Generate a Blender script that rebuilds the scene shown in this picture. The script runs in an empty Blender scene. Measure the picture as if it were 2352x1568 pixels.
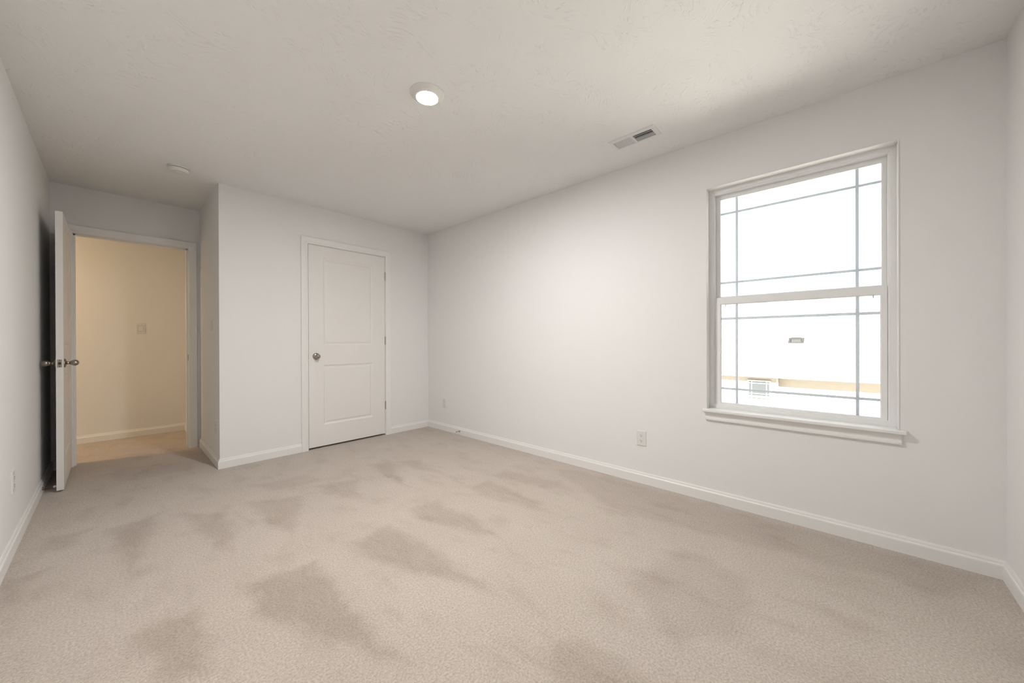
import bpy, bmesh, math
from mathutils import Vector, Matrix

# ------------------------------------------------------------------ dimensions (metres, camera stands over x=0,y=0)
H = 2.44
XW, YB, XS, YE, XL, YF = 2.725, 3.958, 0.615, 4.963, -0.357, -0.526
YH = 6.05            # far wall of the hall
WT = 0.12            # partition thickness
sc = bpy.context.scene
col = sc.collection

# ------------------------------------------------------------------ camera
yaw, pitch, roll = math.radians(47.45), math.radians(-0.11), math.radians(-0.175)
cam = bpy.data.cameras.new('camera')
cam.sensor_width = 36
cam.lens = 36 * 841.8 / 2352
cam.clip_start = 0.02
cam.clip_end = 300
co = bpy.data.objects.new('camera', cam)
col.objects.link(co)
fw = Vector((math.sin(yaw) * math.cos(pitch), math.cos(yaw) * math.cos(pitch), math.sin(pitch)))
rt = Vector((math.cos(yaw), -math.sin(yaw), 0))
up = rt.cross(fw)
r2 = rt * math.cos(roll) + up * math.sin(roll)
u2 = -rt * math.sin(roll) + up * math.cos(roll)
M = Matrix((r2, u2, -fw)).transposed().to_4x4()
M.translation = (0, 0, 1.0855)
co.matrix_world = M
sc.camera = co

# ------------------------------------------------------------------ world, sun, exposure
sc.view_settings.view_transform = 'Standard'
sc.view_settings.look = 'None'
sc.view_settings.gamma = 1
sc.view_settings.use_curve_mapping = False
sc.view_settings.exposure = 0.0

SKY, SUN, LAMP, HALL = 2.7, 66.0, 1250.0, 580.0
w = bpy.data.worlds.new('sky')
sc.world = w
w.use_nodes = True
wn = w.node_tree.nodes
wl = w.node_tree.links
bg = wn['Background']
bg.inputs['Color'].default_value = (0.90, 0.955, 1.0, 1)
bg.inputs['Strength'].default_value = SKY

sl = bpy.data.lights.new('sun', 'SUN')
sl.energy = SUN
sl.angle = 0.01
sl.color = (1.0, 0.95, 0.88)
so = bpy.data.objects.new('sun', sl)
col.objects.link(so)
so.rotation_euler = Vector((0.80, 0.28, -0.55)).to_track_quat('-Z', 'Y').to_euler()
so.location = (-6, -4, 9)

# portal in the window opening: it only guides sampling of the sky
pl = bpy.data.lights.new('window_portal', 'AREA')
pl.shape = 'RECTANGLE'
pl.size, pl.size_y = 1.5, 0.9
pl.cycles.is_portal = True
po = bpy.data.objects.new('window_portal', pl)
col.objects.link(po)
po.location = (XW + 0.16, 0.26, 1.36)
po.rotation_euler = (0, math.radians(90), 0)

# ------------------------------------------------------------------ materials
def mat(name, colr, rough=0.6, metal=0.0, bump=None, spec=0.5, emit=None, var=None):
    m = bpy.data.materials.new(name)
    m.use_nodes = True
    nt = m.node_tree
    b = nt.nodes['Principled BSDF']
    b.inputs['Base Color'].default_value = (*colr, 1)
    b.inputs['Roughness'].default_value = rough
    b.inputs['Metallic'].default_value = metal
    b.inputs['Specular IOR Level'].default_value = spec
    tc = nt.nodes.new('ShaderNodeTexCoord')
    if emit:
        b.inputs['Emission Color'].default_value = (*emit[0], 1)
        b.inputs['Emission Strength'].default_value = emit[1]
    if bump:
        n = nt.nodes.new('ShaderNodeTexNoise')
        n.inputs['Scale'].default_value = bump[0]
        n.inputs['Detail'].default_value = 3
        nt.links.new(tc.outputs['Object'], n.inputs['Vector'])
        bp = nt.nodes.new('ShaderNodeBump')
        bp.inputs['Strength'].default_value = bump[1]
        bp.inputs['Distance'].default_value = bump[2]
        nt.links.new(n.outputs['Fac'], bp.inputs['Height'])
        nt.links.new(bp.outputs['Normal'], b.inputs['Normal'])
    if var:
        n = nt.nodes.new('ShaderNodeTexNoise')
        n.inputs['Scale'].default_value = var[0]
        n.inputs['Detail'].default_value = 4
        nt.links.new(tc.outputs['Object'], n.inputs['Vector'])
        mx = nt.nodes.new('ShaderNodeMix')
        mx.data_type = 'RGBA'
        mx.inputs[6].default_value = (*[c * (1 - var[1]) for c in colr], 1)
        mx.inputs[7].default_value = (*[min(1, c * (1 + var[1])) for c in colr], 1)
        nt.links.new(n.outputs['Fac'], mx.inputs[0])
        nt.links.new(mx.outputs[2], b.inputs['Base Color'])
    return m

M_wall = mat('wall_paint', (0.875, 0.870, 0.860), 0.75, bump=(260, 0.12, 0.001), spec=0.2)
M_trim = mat('trim_paint', (0.89, 0.88, 0.86), 0.38, bump=(40, 0.03, 0.001), spec=0.4)
M_door = mat('door_paint', (0.875, 0.852, 0.822), 0.42, bump=(180, 0.10, 0.0006), spec=0.4)
M_vinyl = mat('window_vinyl', (0.88, 0.88, 0.875), 0.35, bump=(30, 0.02, 0.001))
M_grid = mat('backlit_grille', (0.68, 0.72, 0.80), 0.5, bump=(30, 0.02, 0.001))  # grey blue of the backlit shade put into the bar colour
M_plate = mat('plastic_plate', (0.80, 0.79, 0.77), 0.3, bump=(80, 0.02, 0.0005))
M_slot = mat('dark_slot', (0.03, 0.03, 0.03), 0.6, var=(50, 0.1))
M_nickel = mat('brushed_nickel', (0.38, 0.335, 0.285), 0.27, 1.0, bump=(300, 0.04, 0.0004))
M_hinge = mat('hinge_metal', (0.42, 0.38, 0.33), 0.38, 1.0, bump=(300, 0.04, 0.0004))
M_rubber = mat('white_rubber', (0.85, 0.84, 0.82), 0.6, bump=(200, 0.03, 0.0005))
M_vent = mat('register_enamel', (0.80, 0.80, 0.79), 0.35, bump=(60, 0.02, 0.0005))
M_duct = mat('duct_metal', (0.10, 0.10, 0.11), 0.5, 0.6, var=(20, 0.2))
M_det = mat('detector_plastic', (0.80, 0.78, 0.74), 0.45, bump=(80, 0.02, 0.0005))
M_lens = mat('light_lens', (0.9, 0.88, 0.84), 0.4, emit=((1.0, 0.988, 0.970), LAMP), var=(20, 0.02))
M_lens_h = mat('hall_light_lens', (0.9, 0.88, 0.84), 0.4, emit=((1.0, 0.72, 0.42), HALL), var=(20, 0.02))
M_reflector = mat('light_trim', (0.82, 0.80, 0.77), 0.4, bump=(60, 0.02, 0.0005))
M_siding = mat('house_siding', (0.205, 0.182, 0.150), 0.7)
M_soffit = mat('soffit_vinyl', (0.34, 0.27, 0.18), 0.7, var=(3, 0.05))
M_htrim = mat('house_trim', (0.22, 0.215, 0.205), 0.6, var=(3, 0.03))
M_ventroof = mat('roof_vent_metal', (0.008, 0.0075, 0.0075), 0.7, 0.0, var=(10, 0.1))
M_hglass = mat('house_glass', (0.030, 0.033, 0.034), 0.5, var=(2, 0.1), spec=0.1)
M_blind = mat('house_blind', (0.046, 0.042, 0.037), 0.6, var=(2, 0.05))
M_bounce_ground = mat('bounce_ground', (0.50, 0.49, 0.46), 0.9, var=(6, 0.35))  # unseen ground, kept neutral and pale to bounce daylight up to the ceiling

def glass_mat():
    m = bpy.data.materials.new('window_glass')
    m.use_nodes = True
    nt = m.node_tree
    nt.nodes.clear()
    out = nt.nodes.new('ShaderNodeOutputMaterial')
    mx = nt.nodes.new('ShaderNodeMixShader')
    tr = nt.nodes.new('ShaderNodeBsdfTransparent')
    tr.inputs[0].default_value = (0.975, 0.985, 0.98, 1)
    gl = nt.nodes.new('ShaderNodeBsdfGlossy')
    gl.inputs['Roughness'].default_value = 0.02
    fr = nt.nodes.new('ShaderNodeFresnel')
    fr.inputs['IOR'].default_value = 1.2
    nt.links.new(fr.outputs[0], mx.inputs[0])
    nt.links.new(tr.outputs[0], mx.inputs[1])
    nt.links.new(gl.outputs[0], mx.inputs[2])
    nt.links.new(mx.outputs[0], out.inputs[0])
    return m
M_glass = glass_mat()

# ceiling: trowelled "slap brush" texture
def ceiling_mat():
    m = mat('ceiling_texture_paint', (0.885, 0.88, 0.87), 0.7, spec=0.25)
    nt = m.node_tree
    L = nt.links.new
    b = nt.nodes['Principled BSDF']
    tc = nt.nodes['Texture Coordinate']
    warp = nt.nodes.new('ShaderNodeTexNoise'); warp.inputs['Scale'].default_value = 3.0
    L(tc.outputs['Object'], warp.inputs['Vector'])
    add = nt.nodes.new('ShaderNodeVectorMath'); add.operation = 'MULTIPLY_ADD'
    add.inputs[1].default_value = (0.5, 0.5, 0.5)
    L(warp.outputs['Color'], add.inputs[0]); L(tc.outputs['Object'], add.inputs[2])
    mp = nt.nodes.new('ShaderNodeMapping'); mp.inputs['Scale'].default_value = (22, 55, 30)
    L(add.outputs[0], mp.inputs['Vector'])
    n1 = nt.nodes.new('ShaderNodeTexNoise'); n1.inputs['Scale'].default_value = 1.0; n1.inputs['Detail'].default_value = 3
    L(mp.outputs[0], n1.inputs['Vector'])
    r1 = nt.nodes.new('ShaderNodeMapRange'); r1.inputs[1].default_value = 0.56; r1.inputs[2].default_value = 0.70
    L(n1.outputs['Fac'], r1.inputs[0])
    n2 = nt.nodes.new('ShaderNodeTexNoise'); n2.inputs['Scale'].default_value = 5.0; n2.inputs['Detail'].default_value = 2
    L(tc.outputs['Object'], n2.inputs['Vector'])
    r2_ = nt.nodes.new('ShaderNodeMapRange'); r2_.inputs[1].default_value = 0.36; r2_.inputs[2].default_value = 0.60
    L(n2.outputs['Fac'], r2_.inputs[0])
    mu = nt.nodes.new('ShaderNodeMath'); mu.operation = 'MULTIPLY'
    L(r1.outputs[0], mu.inputs[0]); L(r2_.outputs[0], mu.inputs[1])
    bp = nt.nodes.new('ShaderNodeBump'); bp.inputs['Strength'].default_value = 0.6; bp.inputs['Distance'].default_value = 0.004
    L(mu.outputs[0], bp.inputs['Height']); L(bp.outputs[0], b.inputs['Normal'])
    return m
M_ceil = ceiling_mat()

# carpet: cut pile with the strokes the vacuum left in it (pile lying the other way)
PATCH = [
 ([(0.393,1.992),(0.688,1.96),(0.667,1.056),(0.479,1.489),(0.372,1.745)], 1.0),
 ([(0.85,2.0),(1.118,1.999),(1.146,1.642),(1.144,1.019),(0.952,1.468),(0.839,1.751)], 0.85),
 ([(1.267,2.128),(1.507,2.057),(1.494,1.686),(1.442,1.379),(1.317,1.674),(1.244,1.964)], 0.7),
 ([(1.762,2.108),(2.001,2.101),(1.962,1.585),(1.879,1.278),(1.725,1.9)], 0.6),
 ([(2.065,2.143),(2.258,2.156),(2.333,1.626),(2.224,1.402),(2.073,1.888)], 0.55),
 ([(0.025,1.988),(0.247,1.961),(0.243,1.676),(0.204,1.502),(0.082,1.636)], 0.9),
 ([(-0.035,3.181),(0.215,3.227),(0.149,2.742),(0.051,2.356),(0.006,2.617)], 0.75),
 ([(0.231,3.166),(0.506,2.906),(0.492,2.636),(0.414,2.22),(0.337,2.598)], 0.7),
 ([(0.568,3.054),(0.919,2.845),(0.78,2.476),(0.664,2.225),(0.609,2.545)], 0.7),
 ([(1.017,3.007),(1.317,2.832),(1.161,2.471),(1.037,2.577)], 0.6),
 ([(1.502,3.144),(1.692,3.037),(1.485,2.332),(1.455,2.599)], 0.7),
 ([(1.671,3.06),(1.902,2.913),(1.816,2.334),(1.73,2.663)], 0.6),
 ([(-0.349,2.84),(-0.181,2.832),(-0.254,2.62),(-0.28,2.533),(-0.312,2.532)], 0.8),
 ([(-0.287,3.319),(-0.062,3.263),(-0.155,3.004),(-0.272,3.056)], 0.6),
 ([(1.523,0.758),(2.034,0.663),(1.976,0.304),(1.552,0.266),(1.342,0.468)], 0.5),
 ([(1.022,0.766),(1.164,0.745),(1.212,0.396),(0.98,0.35),(0.923,0.713)], 0.6),
 ([(2.506,1.881),(2.659,1.633),(2.691,-0.505),(2.368,-0.335),(2.154,1.13)], 0.42),
 ([(0.665,3.359),(1.031,3.289),(1.16,3.006),(0.763,3.073)], 0.45),
 ([(-0.025,4.69),(0.427,4.442),(0.472,4.059),(-0.0,4.16)], 0.35),
]
def carpet_mat():
    m = mat('beige_carpet', (0.5, 0.43, 0.36), 0.95, spec=0.1)
    nt = m.node_tree
    L = nt.links.new
    N = nt.nodes.new
    b = nt.nodes['Principled BSDF']
    tc = nt.nodes['Texture Coordinate']
    def noise(scale, detail=2, vec=None, rough=0.5):
        n = N('ShaderNodeTexNoise'); n.inputs['Scale'].default_value = scale
        n.inputs['Detail'].default_value = detail; n.inputs['Roughness'].default_value = rough
        L(vec or tc.outputs['Object'], n.inputs['Vector'])
        return n
    def math_(op, a, c=None, d=None):
        n = N('ShaderNodeMath'); n.operation = op
        for i, v in enumerate((a, c, d)):
            if v is None: continue
            if isinstance(v, (int, float)): n.inputs[i].default_value = v
            else: L(v, n.inputs[i])
        return n.outputs[0]
    wob = noise(5.0, 5, rough=0.65)
    vm = N('ShaderNodeVectorMath'); vm.operation = 'SUBTRACT'; vm.inputs[1].default_value = (0.5, 0.5, 0.5)
    L(wob.outputs['Color'], vm.inputs[0])
    va = N('ShaderNodeVectorMath'); va.operation = 'MULTIPLY_ADD'; va.inputs[1].default_value = (0.17, 0.17, 0)
    L(vm.outputs[0], va.inputs[0]); L(tc.outputs['Object'], va.inputs[2])
    P = va.outputs[0]
    total = None
    for pts, s in PATCH:
        area = sum(pts[i][0]*pts[(i+1) % len(pts)][1] - pts[(i+1) % len(pts)][0]*pts[i][1] for i in range(len(pts)))
        if area < 0: pts = pts[::-1]
        cur = None
        for i in range(len(pts)):
            (x0, y0), (x1, y1) = pts[i], pts[(i+1) % len(pts)]
            d = math.hypot(x1-x0, y1-y0)
            nx, ny = -(y1-y0)/d, (x1-x0)/d
            dp = N('ShaderNodeVectorMath'); dp.operation = 'DOT_PRODUCT'
            dp.inputs[1].default_value = (nx, ny, 0)
            L(P, dp.inputs[0])
            v = math_('SUBTRACT', dp.outputs['Value'], nx*x0 + ny*y0)
            cur = v if cur is None else math_('MINIMUM', cur, v)
        mr = N('ShaderNodeMapRange'); mr.interpolation_type = 'SMOOTHSTEP'
        mr.inputs[1].default_value = -0.02; mr.inputs[2].default_value = 0.065; mr.inputs[4].default_value = s
        L(cur, mr.inputs[0])
        total = mr.outputs[0] if total is None else math_('MAXIMUM', total, mr.outputs[0])
    # large soft mottling (footprints, pile direction)
    mot = noise(2.6, 5, rough=0.6)
    mp = N('ShaderNodeMapping'); mp.inputs['Scale'].default_value = (7, 3.2, 1); mp.inputs['Rotation'].default_value = (0, 0, 0.5)
    L(tc.outputs['Object'], mp.inputs['Vector'])
    mot2 = noise(1.0, 4, mp.outputs[0], 0.6)
    mm = N('ShaderNodeMapRange'); mm.inputs[1].default_value = 0.52; mm.inputs[2].default_value = 0.78; mm.inputs[4].default_value = 0.7
    L(mot2.outputs['Fac'], mm.inputs[0])
    mm2 = N('ShaderNodeMapRange'); mm2.inputs[1].default_value = 0.35; mm2.inputs[2].default_value = 0.7; mm2.inputs[4].default_value = 0.30
    L(mot.outputs['Fac'], mm2.inputs[0])
    # stroke texture within patches
    mk = N('ShaderNodeMapping'); mk.inputs['Scale'].default_value = (40, 6, 1); L(P, mk.inputs['Vector'])
    stk = noise(1.0, 3, mk.outputs[0])
    st = math_('MULTIPLY', total, math_('MULTIPLY_ADD', stk.outputs['Fac'], 1.2, 0.40))
    dark = math_('ADD', st, math_('ADD', mm.outputs[0], mm2.outputs[0]))
    dark = math_('MINIMUM', dark, 1.2)
    # fibre speckle
    f1 = noise(125, 4, rough=0.75)
    f2 = noise(420, 2)
    fr = N('ShaderNodeMapRange'); fr.inputs[1].default_value = 0.30; fr.inputs[2].default_value = 0.62
    L(f1.outputs['Fac'], fr.inputs[0])
    ramp = N('ShaderNodeMix'); ramp.data_type = 'RGBA'
    ramp.inputs[6].default_value = (0.42, 0.355, 0.30, 1)
    ramp.inputs[7].default_value = (0.70, 0.615, 0.545, 1)
    L(fr.outputs[0], ramp.inputs[0])
    dk = N('ShaderNodeMix'); dk.data_type = 'RGBA'; dk.blend_type = 'MULTIPLY'
    dk.inputs[7].default_value = (0.74, 0.715, 0.69, 1)
    L(math_('MULTIPLY', dark, 0.85), dk.inputs[0]); L(ramp.outputs[2], dk.inputs[6])
    L(dk.outputs[2], b.inputs['Base Color'])
    b.inputs['Sheen Weight'].default_value = 0.15
    b.inputs['Sheen Roughness'].default_value = 0.6
    hsum = math_('ADD', f1.outputs['Fac'], math_('MULTIPLY', f2.outputs['Fac'], 0.5))
    bp = N('ShaderNodeBump'); bp.inputs['Strength'].default_value = 0.7; bp.inputs['Distance'].default_value = 0.005
    L(hsum, bp.inputs['Height']); L(bp.outputs[0], b.inputs['Normal'])
    return m
M_carpet = carpet_mat()

def shingle_mat():
    m = mat('roof_shingles', (0.10, 0.09, 0.08), 0.9)
    nt = m.node_tree
    tc = nt.nodes['Texture Coordinate']
    mp = nt.nodes.new('ShaderNodeMapping'); mp.inputs['Scale'].default_value = (1, 1, 1); mp.inputs['Rotation'].default_value = (0, 0, math.radians(90))
    br = nt.nodes.new('ShaderNodeTexBrick')
    br.inputs['Color1'].default_value = (0.0535, 0.0520, 0.0500, 1)
    br.inputs['Color2'].default_value = (0.0500, 0.0485, 0.0465, 1)
    br.inputs['Mortar'].default_value = (0.0400, 0.0385, 0.0370, 1)
    br.inputs['Scale'].default_value = 1.0
    br.inputs['Brick Width'].default_value = 0.33
    br.inputs['Row Height'].default_value = 0.14
    br.inputs['Mortar Size'].default_value = 0.012
    nt.links.new(tc.outputs['Object'], mp.inputs[0]); nt.links.new(mp.outputs[0], br.inputs['Vector'])
    nt.links.new(br.outputs['Color'], nt.nodes['Principled BSDF'].inputs['Base Color'])
    return m
M_shingle = shingle_mat()

def siding_bump(m):
    nt = m.node_tree
    tc = nt.nodes['Texture Coordinate']
    wv = nt.nodes.new('ShaderNodeTexWave'); wv.wave_type = 'BANDS'; wv.bands_direction = 'Z'; wv.wave_profile = 'SAW'
    wv.inputs['Scale'].default_value = 1.55
    nt.links.new(tc.outputs['Object'], wv.inputs['Vector'])
    bp = nt.nodes.new('ShaderNodeBump'); bp.inputs['Strength'].default_value = 0.6; bp.inputs['Distance'].default_value = 0.03
    nt.links.new(wv.outputs['Fac'], bp.inputs['Height'])
    nt.links.new(bp.outputs[0], nt.nodes['Principled BSDF'].inputs['Normal'])
siding_bump(M_siding)

# ------------------------------------------------------------------ mesh helpers
def box(bm, x0, x1, y0, y1, z0, z1):
    x0, x1 = sorted((x0, x1)); y0, y1 = sorted((y0, y1)); z0, z1 = sorted((z0, z1))
    v = [bm.verts.new(p) for p in ((x0,y0,z0),(x1,y0,z0),(x1,y1,z0),(x0,y1,z0),(x0,y0,z1),(x1,y0,z1),(x1,y1,z1),(x0,y1,z1))]
    for f in ((0,3,2,1),(4,5,6,7),(0,1,5,4),(1,2,6,5),(2,3,7,6),(3,0,4,7)):
        bm.faces.new([v[i] for i in f])

def boxes(*bs):
    bm = bmesh.new()
    for b in bs: box(bm, *b)
    return bm

def obj(name, bm, m, parent=None, smooth=False, bevel=0.0, segs=2, recalc=True):
    if recalc: bmesh.ops.recalc_face_normals(bm, faces=bm.faces[:])
    if bevel:
        bmesh.ops.bevel(bm, geom=[e for e in bm.edges if len(e.link_faces) == 2 and e.calc_face_angle(0) > 0.6],
                        offset=bevel, segments=segs, affect='EDGES', profile=0.5)
    me = bpy.data.meshes.new(name)
    bm.to_mesh(me); bm.free()
    if smooth:
        for p in me.polygons: p.use_smooth = True
        try: me.set_sharp_from_angle(angle=math.radians(40))
        except Exception: pass
    me.materials.append(m)
    o = bpy.data.objects.new(name, me)
    col.objects.link(o)
    if parent: o.parent = parent
    return o

def struct(name, bm, m, parent=None, **k):
    o = obj(name, bm, m, parent, **k)
    if parent is None: o['kind'] = 'structure'
    return o

def thing(name, label, cat, loc=(0,0,0), rotz=0.0, group=None):
    o = bpy.data.objects.new(name, None)
    o.empty_display_size = 0.05
    col.objects.link(o)
    o.location = loc; o.rotation_euler = (0, 0, rotz)
    o['label'] = label; o['category'] = cat
    if group: o['group'] = group
    return o

def lathe(profile, n=40, axis='Z'):
    """profile: list of (radius, height)"""
    bm = bmesh.new()
    rings = []
    for r, h in profile:
        if r < 1e-6:
            rings.append([bm.verts.new((0, 0, h))])
        else:
            rings.append([bm.verts.new((r*math.cos(2*math.pi*i/n), r*math.sin(2*math.pi*i/n), h)) for i in range(n)])
    for a, b in zip(rings, rings[1:]):
        if len(a) == 1 and len(b) == 1: continue
        for i in range(n):
            j = (i+1) % n
            if len(a) == 1: bm.faces.new((a[0], b[i], b[j]))
            elif len(b) == 1: bm.faces.new((a[i], a[j], b[0]))
            else: bm.faces.new((a[i], a[j], b[j], b[i]))
    if axis == 'X': bmesh.ops.rotate(bm, verts=bm.verts[:], matrix=Matrix.Rotation(math.radians(90), 3, 'Y'))
    if axis == '-X': bmesh.ops.rotate(bm, verts=bm.verts[:], matrix=Matrix.Rotation(math.radians(-90), 3, 'Y'))
    if axis == '-Y': bmesh.ops.rotate(bm, verts=bm.verts[:], matrix=Matrix.Rotation(math.radians(90), 3, 'X'))
    if axis == 'Y': bmesh.ops.rotate(bm, verts=bm.verts[:], matrix=Matrix.Rotation(math.radians(-90), 3, 'X'))
    if axis == '-Z': bmesh.ops.rotate(bm, verts=bm.verts[:], matrix=Matrix.Rotation(math.radians(180), 3, 'X'))
    return bm

def sweep(path, profile, closed, mp, only=None):
    """profile (off, h) carried along a 2D path with mitred corners; off is measured to the LEFT of travel.
    mp(a, b, h) -> 3D. only = segment indices to build."""
    n = len(path)
    segs = n if closed else n-1
    nor = []
    for i in range(segs):
        (x0, y0), (x1, y1) = path[i], path[(i+1) % n]
        d = math.hypot(x1-x0, y1-y0)
        nor.append((-(y1-y0)/d, (x1-x0)/d))
    def mitre(i):
        if closed: a, b = nor[(i-1) % segs], nor[i % segs]
        else:
            a = nor[i-1] if i > 0 else nor[0]
            b = nor[i] if i < segs else nor[-1]
        k = 1 + a[0]*b[0] + a[1]*b[1]
        return ((a[0]+b[0])/k, (a[1]+b[1])/k)
    bm = bmesh.new()
    for s in range(segs):
        if only is not None and s not in only: continue
        ends = []
        for i in (s, s+1):
            mx, my = mitre(i % n if closed else i)
            px, py = path[i % n]
            ends.append([bm.verts.new(mp(px+mx*o, py+my*o, h)) for o, h in profile])
        a, b = ends
        k = len(profile)
        for j in range(k):
            bm.faces.new((a[j], a[(j+1) % k], b[(j+1) % k], b[j]))
        bm.faces.new(a[::-1]); bm.faces.new(b)
    return bm

# ------------------------------------------------------------------ room shell
# floor carpet (bedroom and hall)
bm = bmesh.new()
box(bm, XL-0.3, XW+0.02, YF-0.3, YE+0.06, -0.05, 0.0)
struct('floor', bm, M_carpet)
struct('floor_hall', boxes((-2.4, XS+0.1, YE+0.06, YH+0.2, -0.05, 0.0)), M_carpet)
# ceiling with can opening left solid (the fixture is surface mounted)
struct('ceiling', boxes((XL-0.3, XW+0.25, YF-0.3, YE+WT, H, H+0.15)), M_ceil)
struct('ceiling_hall', boxes((-2.4, XS+0.3, YE+WT, YH+0.3, H, H+0.15)), M_ceil)
# left and front walls
struct('wall_left', boxes((XL-WT, XL, YF-0.25, YE+WT, -0.05, H)), M_wall)
struct('wall_front', boxes((XL-WT, XW+0.16, YF-0.16, YF, -0.05, H)), M_wall)

# window wall with opening
WY0, WY1, WZ0, WZ1 = -0.188, 0.708, 0.603, 2.110
WD = 0.18
bm = boxes((XW, XW+WD, YF-0.16, WY0, -0.05, H), (XW, XW+WD, WY1, YB+1.2, -0.05, H),
           (XW, XW+WD, WY0, WY1, -0.05, WZ0), (XW, XW+WD, WY0, WY1, WZ1, H))
struct('wall_right', bm, M_wall)

# closet (back) wall with door opening
DX0, DX1, DZ = 1.316, 2.137, 2.058
JT = 0.018
bm = boxes((XS, DX0-JT, YB, YB+WT, -0.05, H), (DX1+JT, XW, YB, YB+WT, -0.05, H), (DX0-JT, DX1+JT, YB, YB+WT, DZ+JT, H))
struct('wall_back', bm, M_wall)
struct('wall_closet_side', boxes((XS, XS+WT, YB+WT, YE, -0.05, H)), M_wall)
# closet interior behind the closed door
struct('wall_closet_rear', boxes((XS+WT, XW, YE, YE+WT, -0.05, H)), M_wall)

# entry wall with door opening
EX0, EX1, EZ = -0.232, 0.523, 2.036
bm = boxes((XL, EX0-JT, YE, YE+WT, -0.05, H), (EX1+JT, XS+WT, YE, YE+WT, -0.05, H), (EX0-JT, EX1+JT, YE, YE+WT, EZ+JT, H))
struct('wall_entry', bm, M_wall)
# hall walls
struct('wall_hall_far', boxes((-2.4, XS+0.2, YH, YH+WT, -0.05, H)), M_wall)
struct('wall_hall_right', boxes((XS-0.005, XS+0.115, YE+WT, YH, -0.05, H)), M_wall)
struct('wall_hall_left', boxes((-2.4, -2.28, YE+WT, YH, -0.05, H)), M_wall)
struct('wall_hall_near', boxes((-2.28, XL-WT, YE, YE+WT, -0.05, H)), M_wall)

# door jambs (lining + stop strips)
bm = boxes((DX0-JT, DX0, YB, YB+WT, 0, DZ+JT), (DX1, DX1+JT, YB, YB+WT, 0, DZ+JT), (DX0, DX1, YB, YB+WT, DZ, DZ+JT),
           (DX0, DX0+0.012, YB+0.040, YB+0.075, 0, DZ), (DX1-0.012, DX1, YB+0.040, YB+0.075, 0, DZ), (DX0, DX1, YB+0.040, YB+0.075, DZ-0.012, DZ))
struct('trim_1', bm, M_trim)
bm = boxes((EX0-JT, EX0, YE, YE+WT, 0, EZ+JT), (EX1, EX1+JT, YE, YE+WT, 0, EZ+JT), (EX0, EX1, YE, YE+WT, EZ, EZ+JT),
           (EX0, EX0+0.012, YE+0.040, YE+0.075, 0, EZ), (EX1-0.012, EX1, YE+0.040, YE+0.075, 0, EZ), (EX0, EX1, YE+0.040, YE+0.075, EZ-0.012, EZ))
jamb = struct('trim_2', bm, M_trim)
# strike plate on the latch jamb
sp = boxes((EX1-0.0015, EX1+0.001, YE+0.006, YE+0.034, 0.895, 0.955))
obj('strike_plate', sp, M_nickel, jamb, bevel=0.0005)['label'] = 'dark metal strike plate'
box_b = boxes((EX1-0.0022, EX1-0.0014, YE+0.013, YE+0.026, 0.912, 0.938))
obj('strike_hole', box_b, M_slot, jamb)['label'] = 'dark strike hole'

# colonial casing profile: (distance outward from the opening, height off the wall)
CAS = [(0.0, 0.0), (0.0, 0.008), (0.003, 0.010), (0.014, 0.011), (0.020, 0.0145), (0.040, 0.016), (0.056, 0.017), (0.0605, 0.0165), (0.063, 0.013), (0.063, 0.0)]
def casing(name, x0, x1, ztop, y, sgn=-1, floor=0.0, only=None):
    path = [(x0, floor), (x0, ztop), (x1, ztop), (x1, floor)]   # left of travel = outward
    return struct(name, sweep(path, CAS, False, lambda a, b, h: (a, y + sgn*h, b), only), M_trim)
casing('trim_3', DX0-0.004, DX1+0.004, DZ+0.004, YB)
# the entry casing is ripped to fit against the left wall and the corner
casing('trim_4', EX0-0.004, EX1+0.004, EZ+0.004, YE)
casing('trim_5', EX0-0.004, EX1+0.004, EZ+0.004, YE+WT, 1)

# baseboards
BB = [(0.0, 0.0), (0.0, 0.083), (0.005, 0.083), (0.0075, 0.076), (0.0085, 0.068), (0.0125, 0.063), (0.0135, 0.058), (0.0135, 0.0)]
flo = lambda a, b, h: (a, b, h)
def base(name, path, only=None):
    return struct(name, sweep(path, BB, False, flo, only), M_trim)
cx0, cx1 = DX0-0.067, DX1+0.067
P1 = [(XL, YE), (XL, YF), (XW, YF), (XW, YB), (cx1, YB)]            # room is on the left of travel
base('baseboard_left', P1, {0}); base('baseboard_front', P1, {1})
base('baseboard_right', P1, {2}); base('baseboard_back', P1, {3})
P2 = [(cx0, YB), (XS, YB), (XS, YE)]
base('baseboard_closet_left', P2, {0}); base('baseboard_closet_side', P2, {1})
base('baseboard_entry', [(EX0-0.067, YE), (XL+0.0135, YE)])
P3 = [(XS-0.005, YE+WT), (XS-0.005, YH), (-2.28, YH)]
base('baseboard_hall_right', P3, {0}); base('baseboard_hall_far', P3, {1})

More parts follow.
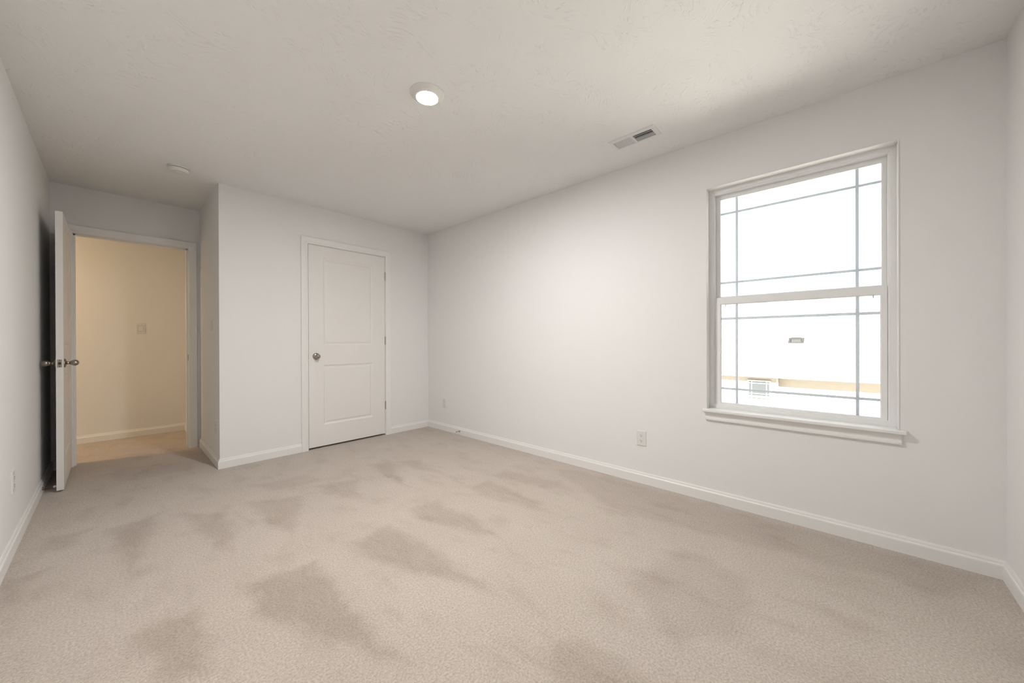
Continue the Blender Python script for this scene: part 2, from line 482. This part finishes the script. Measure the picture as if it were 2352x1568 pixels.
# ------------------------------------------------------------------ panelled doors
def leaf_mesh(wd, ht, th, panels):
    """Leaf in local coords: x 0..wd, z 0..ht, room face at y=0, thickness to +y. panels: (x0,x1,z0,z1)"""
    bm = bmesh.new()
    rings = [(0.0, 0.0), (0.003, 0.0015), (0.010, 0.0065), (0.017, 0.0085), (0.022, 0.0085), (0.034, 0.0030), (0.040, 0.0022)]
    xs = sorted({0, wd, *[p[0] for p in panels], *[p[1] for p in panels]})
    x0, x1 = panels[0][0], panels[0][1]
    zs = sorted({0, ht, *[p[2] for p in panels], *[p[3] for p in panels]})
    for side in (0, 1):
        Y = (lambda d: d) if side == 0 else (lambda d: th-d)
        cache = {}
        def V(x, z, d=0.0):
            k = (round(x, 5), round(z, 5), round(d, 5))
            if k not in cache: cache[k] = bm.verts.new((x, Y(d), z))
            return cache[k]
        X = [0, x0, x1, wd]
        for i in range(3):
            for j in range(len(zs)-1):
                hole = i == 1 and any(abs(zs[j]-p[2]) < 1e-6 for p in panels)
                if hole: continue
                bm.faces.new((V(X[i], zs[j]), V(X[i+1], zs[j]), V(X[i+1], zs[j+1]), V(X[i], zs[j+1])))
        for (a, b, c, d) in panels:
            prev = None
            for off, dep in rings:
                r = [V(a+off, c+off, dep), V(b-off, c+off, dep), V(b-off, d-off, dep), V(a+off, d-off, dep)]
                if prev:
                    for q in range(4):
                        bm.faces.new((prev[q], prev[(q+1) % 4], r[(q+1) % 4], r[q]))
                prev = r
            bm.faces.new(prev)
    # edges
    bm.verts.ensure_lookup_table()
    def edge(p):
        vs = [bm.verts.new(q) for q in p]
        bm.faces.new(vs)
    edge([(0,0,0),(0,th,0),(0,th,ht),(0,0,ht)]); edge([(wd,0,0),(wd,0,ht),(wd,th,ht),(wd,th,0)])
    edge([(0,0,0),(wd,0,0),(wd,th,0),(0,th,0)]); edge([(0,0,ht),(0,th,ht),(wd,th,ht),(wd,0,ht)])
    bmesh.ops.remove_doubles(bm, verts=bm.verts[:], dist=1e-5)
    return bm

ROSE = [(0.0, 0.0), (0.0335, 0.0), (0.0335, 0.002), (0.031, 0.006), (0.022, 0.010), (0.0135, 0.0125)]
NECK = [(0.0135, 0.0125), (0.0105, 0.017), (0.0095, 0.023), (0.0115, 0.028), (0.0150, 0.0300)]
EGG = [(0.0150, 0.030)] + [(0.0225*math.sin(t)**0.9, 0.0505-0.0215*math.cos(t)) for t in [math.radians(a) for a in range(42, 180, 9)]] + [(0.0, 0.072)]
def knob(parent, loc, axis):
    k = obj('door_knob', lathe([(0.0, 0.024), (0.0095, 0.024)] + NECK[2:] + EGG[1:], 40, axis), M_nickel, parent, smooth=True)
    k.location = loc
    k['label'] = 'egg shaped brushed nickel knob'
    r = obj('rosette', lathe(ROSE + NECK[1:3] + [(0.0, 0.023)], 40, axis), M_nickel, k, smooth=True)
    return k

def hinge(parent, x, z, y, flip=1):
    bm = bmesh.new()
    for i in range(5):
        z0 = z-0.044+i*0.0178
        c = lathe([(0, z0), (0.0062, z0), (0.0062, z0+0.0170), (0, z0+0.0170)], 16)
        me = bpy.data.meshes.new('tmp'); c.to_mesh(me); c.free()
        bm.from_mesh(me); bpy.data.meshes.remove(me)
    for zz in (z-0.048, z+0.046):
        c = lathe([(0, zz), (0.0045, zz), (0.0045, zz+0.003), (0, zz+0.003)], 12)
        me = bpy.data.meshes.new('tmp'); c.to_mesh(me); c.free()
        bm.from_mesh(me); bpy.data.meshes.remove(me)
    h = obj('hinge', bm, M_hinge, parent, smooth=True)
    h.location = (x, y, 0)
    h['label'] = 'brushed metal hinge knuckle'
    return h

# door_1: closed closet door
d1 = bpy.data.objects.new('door_1', None); col.objects.link(d1); d1['kind'] = 'structure'
d1.location = (DX0+0.003, YB+0.002, 0.018)
LW = DX1-DX0-0.006
px0, px1 = 1.460-d1.location.x, 1.990-d1.location.x
obj('leaf', leaf_mesh(LW, DZ-0.003-0.018, 0.035, [(px0, px1, 0.233-0.018, 0.843-0.018), (px0, px1, 1.042-0.018, 1.944-0.018)]), M_door, d1)
knob(d1, (1.389-d1.location.x, 0, 0.935-0.018), '-Y')
for z in (1.835, 1.092, 0.345): hinge(d1, LW+0.003, z-0.018, -0.005)
lb = obj('latch_bolt', boxes((-0.004, 0.0, 0.001, 0.014, 0.890, 0.945)), M_slot, d1)
lb['label'] = 'dark latch in the door gap'

# door_2: entry door standing open at a right angle
d2 = bpy.data.objects.new('door_2', None); col.objects.link(d2); d2['kind'] = 'structure'
EW = EX1-EX0-0.006
EH = EZ-0.003-0.014
# local x runs from the hinge to the latch edge; rotated so that it points toward the camera
d2.location = (-0.2430, YE-0.008, 0.014)
d2.rotation_euler = (0, 0, math.radians(-90))
ex0, ex1 = 0.114, EW-0.114
leaf2 = leaf_mesh(EW, EH, 0.035, [(ex0, ex1, 0.222, 0.828), (ex0, ex1, 1.028, 1.928)])
# leaf y 0..0.035 must lie toward -x world: local +y -> world +x after -90deg, so mirror in y
for v in leaf2.verts: v.co.y = -v.co.y
obj('leaf', leaf2, M_door, d2)
knob(d2, (EW-0.062, 0, 0.918), 'Y')
knob(d2, (EW-0.062, -0.035, 0.918), '-Y')
lp = obj('latch_plate', boxes((EW, EW+0.0012, -0.0285, -0.0065, 0.889, 0.946)), M_nickel, d2, bevel=0.0004)
lp['label'] = 'nickel latch face plate'
obj('latch_bolt', boxes((EW+0.001, EW+0.008, -0.0235, -0.0115, 0.910, 0.926)), M_slot, lp, bevel=0.001)['label'] = 'dark spring latch'
for zz in (0.897, 0.938):
    s = obj('screw', lathe([(0, 0), (0.003, 0), (0.0025, 0.0008), (0, 0.001)], 12, 'X'), M_slot, lp)
    s.location = (EW+0.0012, -0.0175, zz)
for z in (1.82, 1.08, 0.33):
    hinge(d2, -0.006, z, -0.002)

# ------------------------------------------------------------------ window
w1 = bpy.data.objects.new('window_1', None); col.objects.link(w1); w1['kind'] = 'structure'
yz = lambda base_x: (lambda a, b, h: (base_x-h, a, b))      # wall plane (y, z), h toward the room
FX = XW+0.063                                               # face of the vinyl frame
# opening rectangle travelled so that "left" points inward
def rect(y0, y1, z0, z1): return [(y0, z0), (y1, z0), (y1, z1), (y0, z1)]
FR = [(0.0, -0.10), (0.0, 0.0), (0.024, 0.0), (0.026, -0.006), (0.032, -0.008), (0.034, -0.012), (0.034, -0.10)]
# sweep's h is toward the room: frame depth runs outward (negative h)
obj('frame', sweep(rect(WY0, WY1, 0.622, WZ1), FR, True, yz(FX)), M_vinyl, w1)
ub = 0.0345
def sash(name, y0, y1, z0, z1, gy0, gy1, gz0, gz1, xf, th):
    s = bpy.data.objects.new(name, None)
    bm = boxes((xf, xf+th, y0, gy0, z0, z1), (xf, xf+th, gy1, y1, z0, z1), (xf, xf+th, gy0, gy1, z0, gz0), (xf, xf+th, gy0, gy1, gz1, z1))
    # glazing bead
    bd = [(0.0, 0.0), (0.0, 0.0), (0.0045, -0.0045), (0.0045, -0.012), (0.0, -0.012)]
    b2 = sweep(rect(gy0-0.0005, gy1+0.0005, gz0-0.0005, gz1+0.0005), [(0.0, -0.001), (0.005, -0.007), (0.005, -0.014), (0.0, -0.014)], True, yz(xf))
    me = bpy.data.meshes.new('t'); b2.to_mesh(me); b2.free(); bm.from_mesh(me); bpy.data.meshes.remove(me)
    o = obj(name, bm, M_vinyl, w1)
    g = obj('glass_pane', boxes((xf+th/2-0.002, xf+th/2+0.002, gy0-0.003, gy1+0.003, gz0-0.003, gz1+0.003)), M_glass, o)
    return o, xf+th/2
us, ugx = sash('upper_sash', WY0+ub, WY1-ub, 1.325, 2.082, -0.137, 0.652, 1.379, 2.051, 2.826, 0.030)
ls, lgx = sash('lower_sash', WY0+ub, WY1-ub, 0.628, 1.372, -0.131, 0.641, 0.660, 1.330, 2.795, 0.030)
def grille(parent, gx, y0, y1, z0, z1, ys, zs):
    bm = bmesh.new()
    # behind the inner pane, one cross-lattice of flat bars
    for y in ys: box(bm, gx+0.004, gx+0.009, y-0.0072, y+0.0072, z0, z1)
    for z in zs: box(bm, gx+0.0045, gx+0.0085, y0, y1, z-0.0072, z+0.0072)
    g = obj('grille', bm, M_grid, parent)
    g['label'] = 'prairie grille bars tinted with grey blue backlit shade'
grille(us, ugx, -0.137, 0.652, 1.379, 2.051, (0.553, -0.037), (1.951, 1.4775))
grille(ls, lgx, -0.131, 0.641, 0.660, 1.330, (0.548, -0.0375), (1.2305, 0.7575))
# tilt latches on the meeting rail and sash lock
for yc in (0.515, 0.055):
    bm = boxes((2.797, 2.818, yc-0.022, yc+0.022, 1.372, 1.377))
    lk = obj('tilt_latch', bm, M_vinyl, ls, bevel=0.002)
# small vent stops at the top of the lower glass
for yc in (0.612, -0.10):
    o_ = obj('vent_stop', boxes((2.800, 2.806, yc-0.0018, yc+0.0018, 1.312, 1.326)), M_hinge, ls)
    o_['label'] = 'tiny metal tab'
# sill (stool) and apron
bm = bmesh.new()
pts = [(XW-0.036, -0.217), (XW-0.0002, -0.217), (XW-0.0002, WY0+0.001), (FX+0.002, WY0+0.001), (FX+0.002, WY1-0.001), (XW-0.0002, WY1-0.001), (XW-0.0002, 0.729), (XW-0.036, 0.729)]
lo = [bm.verts.new((x, y, 0.604)) for x, y in pts]; hi = [bm.verts.new((x, y, 0.6235)) for x, y in pts]
for i in range(8): bm.faces.new((lo[i], lo[(i+1) % 8], hi[(i+1) % 8], hi[i]))
bm.faces.new(lo[::-1]); bm.faces.new(hi)
obj('window_sill', bm, M_trim, w1, bevel=0.004)
nose = bmesh.new()
ap = [(0.0, 0.0), (0.0, 0.012), (0.004, 0.015), (0.014, 0.015), (0.018, 0.011), (0.026, 0.0105), (0.034, 0.013), (0.044, 0.015), (0.052, 0.016), (0.056, 0.014), (0.056, 0.0)]
bm = bmesh.new()
A = [bm.verts.new((XW-h, -0.200, 0.548+o)) for o, h in ap]
B = [bm.verts.new((XW-h, 0.713, 0.548+o)) for o, h in ap]
for i in range(len(ap)): bm.faces.new((A[i], A[(i+1) % len(ap)], B[(i+1) % len(ap)], B[i]))
bm.faces.new(A[::-1]); bm.faces.new(B)
obj('apron', bm, M_trim, w1)
# painted return lining the opening
RT = [(0.0, 0.0), (0.0, 0.0035), (0.0025, 0.004), (0.0045, 0.002), (0.0045, -0.063), (0.0, -0.063)]
bm = sweep([(WY1, 0.6235), (WY1, WZ1), (WY0, WZ1), (WY0, 0.6235)], [(o-0.0035, h) for o, h in RT], False, yz(XW))
obj('jamb_lining', bm, M_trim, w1)

# ------------------------------------------------------------------ wall plates (local: plate in the x-z plane, faces -y)
def plate_bm(wd, ht, t=0.006):
    bm = bmesh.new()
    a = [(-wd/2, 0, -ht/2), (wd/2, 0, -ht/2), (wd/2, 0, ht/2), (-wd/2, 0, ht/2)]
    i = 0.004
    b = [(-wd/2, -t*0.45, -ht/2), (wd/2, -t*0.45, -ht/2), (wd/2, -t*0.45, ht/2), (-wd/2, -t*0.45, ht/2)]
    c = [(-wd/2+i, -t, -ht/2+i), (wd/2-i, -t, -ht/2+i), (wd/2-i, -t, ht/2-i), (-wd/2+i, -t, ht/2-i)]
    R = [[bm.verts.new(p) for p in q] for q in (a, b, c)]
    for u, v in zip(R, R[1:]):
        for k in range(4): bm.faces.new((u[k], u[(k+1) % 4], v[(k+1) % 4], v[k]))
    bm.faces.new(R[2]); bm.faces.new(R[0][::-1])
    return bm
def outlet(label, loc, rotz, group=None):
    t = thing('wall_outlet', label, 'outlet', loc, rotz, group)
    obj('cover_plate', plate_bm(0.073, 0.116), M_plate, t)
    for zc in (0.0205, -0.0205):
        bm = bmesh.new()
        n = 28
        pts = []
        for k in range(n):
            a = 2*math.pi*k/n
            x = 0.0172*math.cos(a); z = max(-0.0125, min(0.0125, 0.0172*math.sin(a)))
            pts.append((x, z))
        lo = [bm.verts.new((x, -0.005, z)) for x, z in pts]; hi = [bm.verts.new((x*0.97, -0.0075, z*0.97)) for x, z in pts]
        for k in range(n):
            j = (k+1) % n
            bm.faces.new((lo[k], lo[j], hi[j], hi[k]))
        bm.faces.new(hi); bm.faces.new(lo[::-1])
        r = obj('receptacle', bm, M_plate, t)
        r.location = (0, 0, zc)
        bm = boxes((-0.0075, -0.0052, -0.0079, -0.0070, 0.0000, 0.0080), (0.0052, 0.0072, -0.0079, -0.0070, 0.0008, 0.0072))
        c = lathe([(0, 0), (0.0027, 0), (0.0027, 0.001), (0, 0.001)], 14, '-Y')
        for v in c.verts: v.co += Vector((0, -0.0071, -0.0065))
        me = bpy.data.meshes.new('t'); c.to_mesh(me); c.free(); bm.from_mesh(me); bpy.data.meshes.remove(me)
        obj('slots', bm, M_slot, r)['label'] = 'dark socket slots'
    s = obj('screw', lathe([(0, 0), (0.0026, 0), (0.002, 0.0012), (0, 0.0014)], 14, '-Y'), M_plate, t, smooth=True)
    s.location = (0, -0.006, 0)
    return t
R = math.radians
outlet('white duplex outlet on the window wall, left of and below the window', (XW, 1.162, 0.341), R(-90))
outlet('white outlet low on the window wall near the room corner above the small door stop', (XW, 3.615, 0.334), R(-90))
outlet('white outlet low on the dim left wall beside the open door', (XL, 3.209, 0.359), R(90))
outlet('white outlet low on the narrow side wall between doorway and bump-out corner', (XS, 4.098, 0.335), R(-90))

def switch(label, loc, rotz, rw=0.033):
    t = thing('light_switch', label, 'light switch', loc, rotz)
    obj('cover_plate', plate_bm(0.073, 0.118), M_plate, t)
    bm = bmesh.new()
    ys = [(-0.033, -0.0062), (-0.031, -0.0085), (0.0, -0.0072), (0.031, -0.0066), (0.033, -0.0062)]
    A = [bm.verts.new((-rw/2, y, z)) for z, y in ys]; B = [bm.verts.new((rw/2, y, z)) for z, y in ys]
    for i in range(len(ys)-1): bm.faces.new((A[i], B[i], B[i+1], A[i+1]))
    A2 = [bm.verts.new((-rw/2, -0.005, z)) for z, y in ys]; B2 = [bm.verts.new((rw/2, -0.005, z)) for z, y in ys]
    for i in range(len(ys)-1):
        bm.faces.new((A[i], A[i+1], A2[i+1], A2[i])); bm.faces.new((B[i], B2[i], B2[i+1], B[i+1])); bm.faces.new((A2[i], A2[i+1], B2[i+1], B2[i]))
    bm.faces.new((A[0], A2[0], B2[0], B[0])); bm.faces.new((A[-1], B[-1], B2[-1], A2[-1]))
    obj('rocker', bm, M_plate, t)
    fr = sweep([(-rw/2-0.0012, -0.0342), (rw/2+0.0012, -0.0342), (rw/2+0.0012, 0.0342), (-rw/2-0.0012, 0.0342)],
               [(0.0, 0.0055), (0.0, 0.0063), (0.0012, 0.0063), (0.0012, 0.0055)], True, lambda a, b, h: (a, -h, b))
    obj('rocker_gap', fr, M_slot, t)['label'] = 'thin dark gap around the rocker'
    return t
switch('white rocker light switch on the tan hall wall seen through the doorway', (0.220, YH, 1.242), 0, 0.045)
switch('white light switch on the narrow side wall next to the doorway', (XS, 4.284, 1.243), R(-90))

# ------------------------------------------------------------------ spring door stops
def doorstop(label, loc, rotz, length):
    """local: points along -y from the baseboard"""
    t = thing('door_stop', label, 'door stop', loc, rotz)
    m_ = obj('mount', lathe([(0, 0), (0.0115, 0), (0.0115, 0.002), (0.007, 0.007), (0.0045, 0.011), (0, 0.011)], 24, '-Y'), M_nickel, t, smooth=True)
    prof = [(0, 0.009), (0.003, 0.009)]
    L0, L1 = 0.010, length-0.014
    n = 22
    for i in range(n):
        y = L0+(L1-L0)*i/n
        prof += [(0.0046, y), (0.0034, y+(L1-L0)/n*0.6)]
    prof += [(0.003, L1), (0, L1)]
    obj('rod', lathe(prof, 18, '-Y'), M_nickel, t, smooth=True)
    obj('rubber_tip', lathe([(0, L1-0.001), (0.0075, L1-0.001), (0.0085, L1+0.003), (0.0085, L1+0.010), (0.006, length), (0, length)], 20, '-Y'), M_rubber, t, smooth=True)['label'] = 'white rubber tip'
    return t
doorstop('small metal door stop on the baseboard of the bright window wall near the corner', (XW-0.0135, 3.318, 0.041), R(-90), 0.078)
doorstop('thin metal door stop with white tip between left wall and open door', (XL+0.0135, 4.235, 0.041), R(90), 0.0645)

# ------------------------------------------------------------------ ceiling light
def can_light(label, loc, lens):
    t = thing('ceiling_light', label, 'ceiling light', loc)
    obj('trim_ring', lathe([(0.0, 0.0), (0.092, 0.0), (0.092, 0.003), (0.088, 0.007), (0.080, 0.010), (0.068, 0.022), (0.062, 0.025), (0.058, 0.025), (0.057, 0.018), (0.0, 0.018)], 56, '-Z'), M_reflector, t, smooth=True)
    obj('lens', lathe([(0, 0.0185), (0.0565, 0.0185), (0.0565, 0.0225), (0.050, 0.0245), (0.0, 0.0265)], 48, '-Z'), lens, t, smooth=True)['label'] = 'glowing warm white lens'
    return t
can_light('round recessed ceiling light glowing above the middle of the room', (1.170, 1.700, H), M_lens)
can_light('round recessed light glowing in the hallway ceiling beyond the doorway', (-1.55, 5.46, H), M_lens_h)

# ------------------------------------------------------------------ smoke detector
t = thing('smoke_detector', 'round white smoke detector on the ceiling in front of the doorway', 'smoke detector', (0.350, 3.835, H))
obj('mounting_base', lathe([(0, 0), (0.066, 0), (0.067, 0.004), (0.065, 0.011), (0.060, 0.012), (0, 0.012)], 48, '-Z'), M_det, t, smooth=True)
obj('groove', lathe([(0, 0.012), (0.058, 0.012), (0.058, 0.0155), (0, 0.0155)], 48, '-Z'), M_slot, t, smooth=True)['label'] = 'dark vent groove'
obj('housing', lathe([(0, 0.0155), (0.0625, 0.0155), (0.0625, 0.019), (0.059, 0.029), (0.050, 0.037), (0.044, 0.038), (0.040, 0.0365), (0.018, 0.0365), (0.016, 0.039), (0, 0.040)], 48, '-Z'), M_det, t, smooth=True)

# ------------------------------------------------------------------ ceiling air register
VX0, VX1, VY0, VY1 = 2.297, 2.437, 0.900, 1.212
cxv, cyv = (VX0+VX1)/2, (VY0+VY1)/2
t = thing('air_vent', 'white metal air register on the ceiling near the window wall', 'air vent', (cxv, cyv, H))
hw, hl = (VX1-VX0)/2, (VY1-VY0)/2
iw, il = hw-0.024, hl-0.030
prof = [(0.0, 0.0), (0.0, 0.002), (0.005, 0.0055), (0.024, 0.0085), (0.026, 0.0085), (0.026, 0.0)]
obj('frame', sweep([(-hw, -hl), (hw, -hl), (hw, hl), (-hw, hl)], prof, True, lambda a, b, h: (a, b, -h)), M_vent, t)
obj('backing', boxes((-iw, iw, -il, il, -0.0012, -0.0002)), M_duct, t)['label'] = 'dark duct opening behind the louvres'
obj('divider', boxes((-iw, iw, -0.006, 0.006, -0.009, -0.001)), M_vent, t)
for sgn, n in ((-1, 14), (1, 14)):
    bm = bmesh.new()
    a0, a1 = (-il, -0.006) if sgn < 0 else (0.006, il)
    for i in range(n):
        yc = a0+(a1-a0)*(i+0.5)/n
        dy = -0.0020*sgn                      # near bank leans open to the room, far bank leans shut
        th = 0.0006
        top, bot = -0.0012, -0.0085
        lean = 0.0024 if sgn < 0 else -0.0042
        vs = []
        for x in (-iw, iw):
            vs.append([bm.verts.new((x, yc-lean-th, bot)), bm.verts.new((x, yc-lean+th, bot)), bm.verts.new((x, yc+lean+th, top)), bm.verts.new((x, yc+lean-th, top))])
        a, b = vs
        for q in range(4): bm.faces.new((a[q], a[(q+1) % 4], b[(q+1) % 4], b[q]))
        bm.faces.new(a[::-1]); bm.faces.new(b)
    obj('louvre_bank', bm, M_vent, t)
    # damper strips crossing behind the slats
    bm = bmesh.new()
    if sgn < 0:
        for x in (-0.018, 0.010): box(bm, x-0.0025, x+0.0025, a0, a1, -0.0024, -0.0014)
        box(bm, 0.016, iw, a0, a1, -0.0024, -0.0014)
        obj('damper', bm, M_vent, t)
    else: bm.free()

# ------------------------------------------------------------------ outside: unseen pale ground that bounces daylight in, and the neighbouring house
GZ = -3.0
struct('ground', boxes((XW+0.5, 60, -40, 45, GZ-0.2, GZ)), M_bounce_ground)
NX = 17.71                                                  # plane of the fascia of the neighbouring house
t = thing('neighbour_house', 'pale neighbouring house with shingle roof seen through the window', 'house', (NX, 1.5, GZ))
def hb(*bs):   # world coordinates -> local
    bm = boxes(*bs)
    for v in bm.verts: v.co -= Vector((NX, 1.5, GZ))
    return bm
EVZ = -0.40
tan = 0.62
hy0, hy1 = -12.0, 14.0
wall_x, bump_x = NX+0.55, NX+0.30
obj('wall', hb((wall_x, wall_x+8.0, hy0+0.3, 2.09, GZ, EVZ+0.02), (bump_x, wall_x+8.0, 2.09, hy1-0.3, GZ, EVZ+0.02)), M_siding, t)['label'] = 'cream lap siding'
obj('corner_board', hb((bump_x-0.02, bump_x+0.05, 2.07, 2.14, GZ, EVZ)), M_htrim, t)
obj('fascia', hb((NX-0.02, NX+0.02, hy0, hy1, EVZ-0.02, EVZ+0.19)), M_htrim, t)
obj('soffit', hb((NX+0.02, wall_x, hy0, 2.09, EVZ-0.02, EVZ), (NX+0.02, bump_x, 2.09, hy1, EVZ-0.02, EVZ)), M_soffit, t)['label'] = 'tan soffit under the eave'
bm = bmesh.new()
rx0, rz0, rx1 = NX-0.05, EVZ+0.17, NX+4.45
rz1 = rz0+(rx1-rx0)*tan
for a, b in (((rx0, rz0), (rx1, rz1)), ((rx1, rz1), (rx1+4.5, rz1-4.5*tan))):
    v = [bm.verts.new((a[0]-NX, y-1.5, a[1]-GZ)) for y in (hy0, hy1)] + [bm.verts.new((b[0]-NX, y-1.5, b[1]-GZ)) for y in (hy1, hy0)]
    v2 = [bm.verts.new(q.co + Vector((0, 0, -0.12))) for q in v]
    bm.faces.new(v); bm.faces.new(v2[::-1])
    for q in range(4): bm.faces.new((v[q], v[(q+1) % 4], v2[(q+1) % 4], v2[q]))
obj('roof', bm, M_shingle, t)['label'] = 'sunlit brown shingle roof'
# gable ends under the roof
bm = bmesh.new()
for y in (hy0+0.3, hy1-0.3):
    bm = bmesh.new()
    vv = [(rx0+0.6, EVZ), (rx1, rz1-0.2), (rx1+4.0, EVZ)]
    a = [bm.verts.new((x-NX, y-1.5, z-GZ)) for x, z in vv]; b = [bm.verts.new((x-NX, y-1.5+0.1, z-GZ)) for x, z in vv]
    bm.faces.new(a); bm.faces.new(b[::-1])
    for q in range(3): bm.faces.new((a[q], a[(q+1) % 3], b[(q+1) % 3], b[q]))
    obj('gable', bm, M_siding, t)
# slant-back attic vent on the roof
vx, vy = NX+2.05, 1.64
vz = rz0+(vx-rx0)*tan
bm = bmesh.new()
hwid = 0.16
A = [(-0.16, vz-0.16*tan+0.01), (-0.16, vz-0.16*tan+0.13), (0.0, vz+0.12), (0.10, vz+0.10*tan+0.02)]
a = [bm.verts.new((vx-NX+x, vy-1.5-hwid, z-GZ)) for x, z in A]; b = [bm.verts.new((vx-NX+x, vy-1.5+hwid, z-GZ)) for x, z in A]
bm.faces.new(a[::-1]); bm.faces.new(b)
for q in range(4): bm.faces.new((a[q], a[(q+1) % 4], b[(q+1) % 4], b[q]))
rv = obj('roof_vent', bm, M_ventroof, t); rv['label'] = 'small dark box vent on the roof'
bm = bmesh.new()
c = [(-0.20, vz-0.20*tan+0.012), (0.14, vz+0.14*tan+0.012)]
v = [bm.verts.new((vx-NX+c[0][0], vy-1.5+s, c[0][1]-GZ)) for s in (-0.26, 0.26)] + [bm.verts.new((vx-NX+c[1][0], vy-1.5+s, c[1][1]-GZ)) for s in (0.26, -0.26)]
v2 = [bm.verts.new(q.co + Vector((0, 0, -0.03))) for q in v]
bm.faces.new(v); bm.faces.new(v2[::-1])
for q in range(4): bm.faces.new((v[q], v[(q+1) % 4], v2[(q+1) % 4], v2[q]))
obj('flashing', bm, M_ventroof, rv)
# its window with prairie grilles
hx = bump_x
wy0, wy1, wz1, wzm, wz0 = 2.36, 3.07, -0.62, -1.225, -1.72
wf = obj('window', hb((hx-0.05, hx, wy0-0.06, wy0, wz0, wz1+0.06), (hx-0.05, hx, wy1, wy1+0.06, wz0, wz1+0.06),
         (hx-0.05, hx, wy0, wy1, wz1, wz1+0.06), (hx-0.05, hx, wy0, wy1, wzm-0.07, wzm+0.02), (hx-0.05, hx, wy0-0.06, wy1+0.06, wz0-0.06, wz0)), M_htrim, t)
obj('pane', hb((hx-0.015, hx-0.005, wy0, wy1, wzm, wz1)), M_hglass, wf)
obj('pane', hb((hx-0.015, hx-0.005, wy0, wy1, wz0, wzm-0.05)), M_blind, wf)['label'] = 'tan lower pane'
bm = []
for y in (wy0+0.10, wy1-0.10): bm.append((hx-0.03, hx-0.012, y-0.012, y+0.012, wz0, wz1))
for z in (wz1-0.08, wzm+0.10, wzm-0.15, wz0+0.1): bm.append((hx-0.03, hx-0.012, wy0, wy1, z-0.012, z+0.012))
obj('grille', hb(*bm), M_htrim, wf)
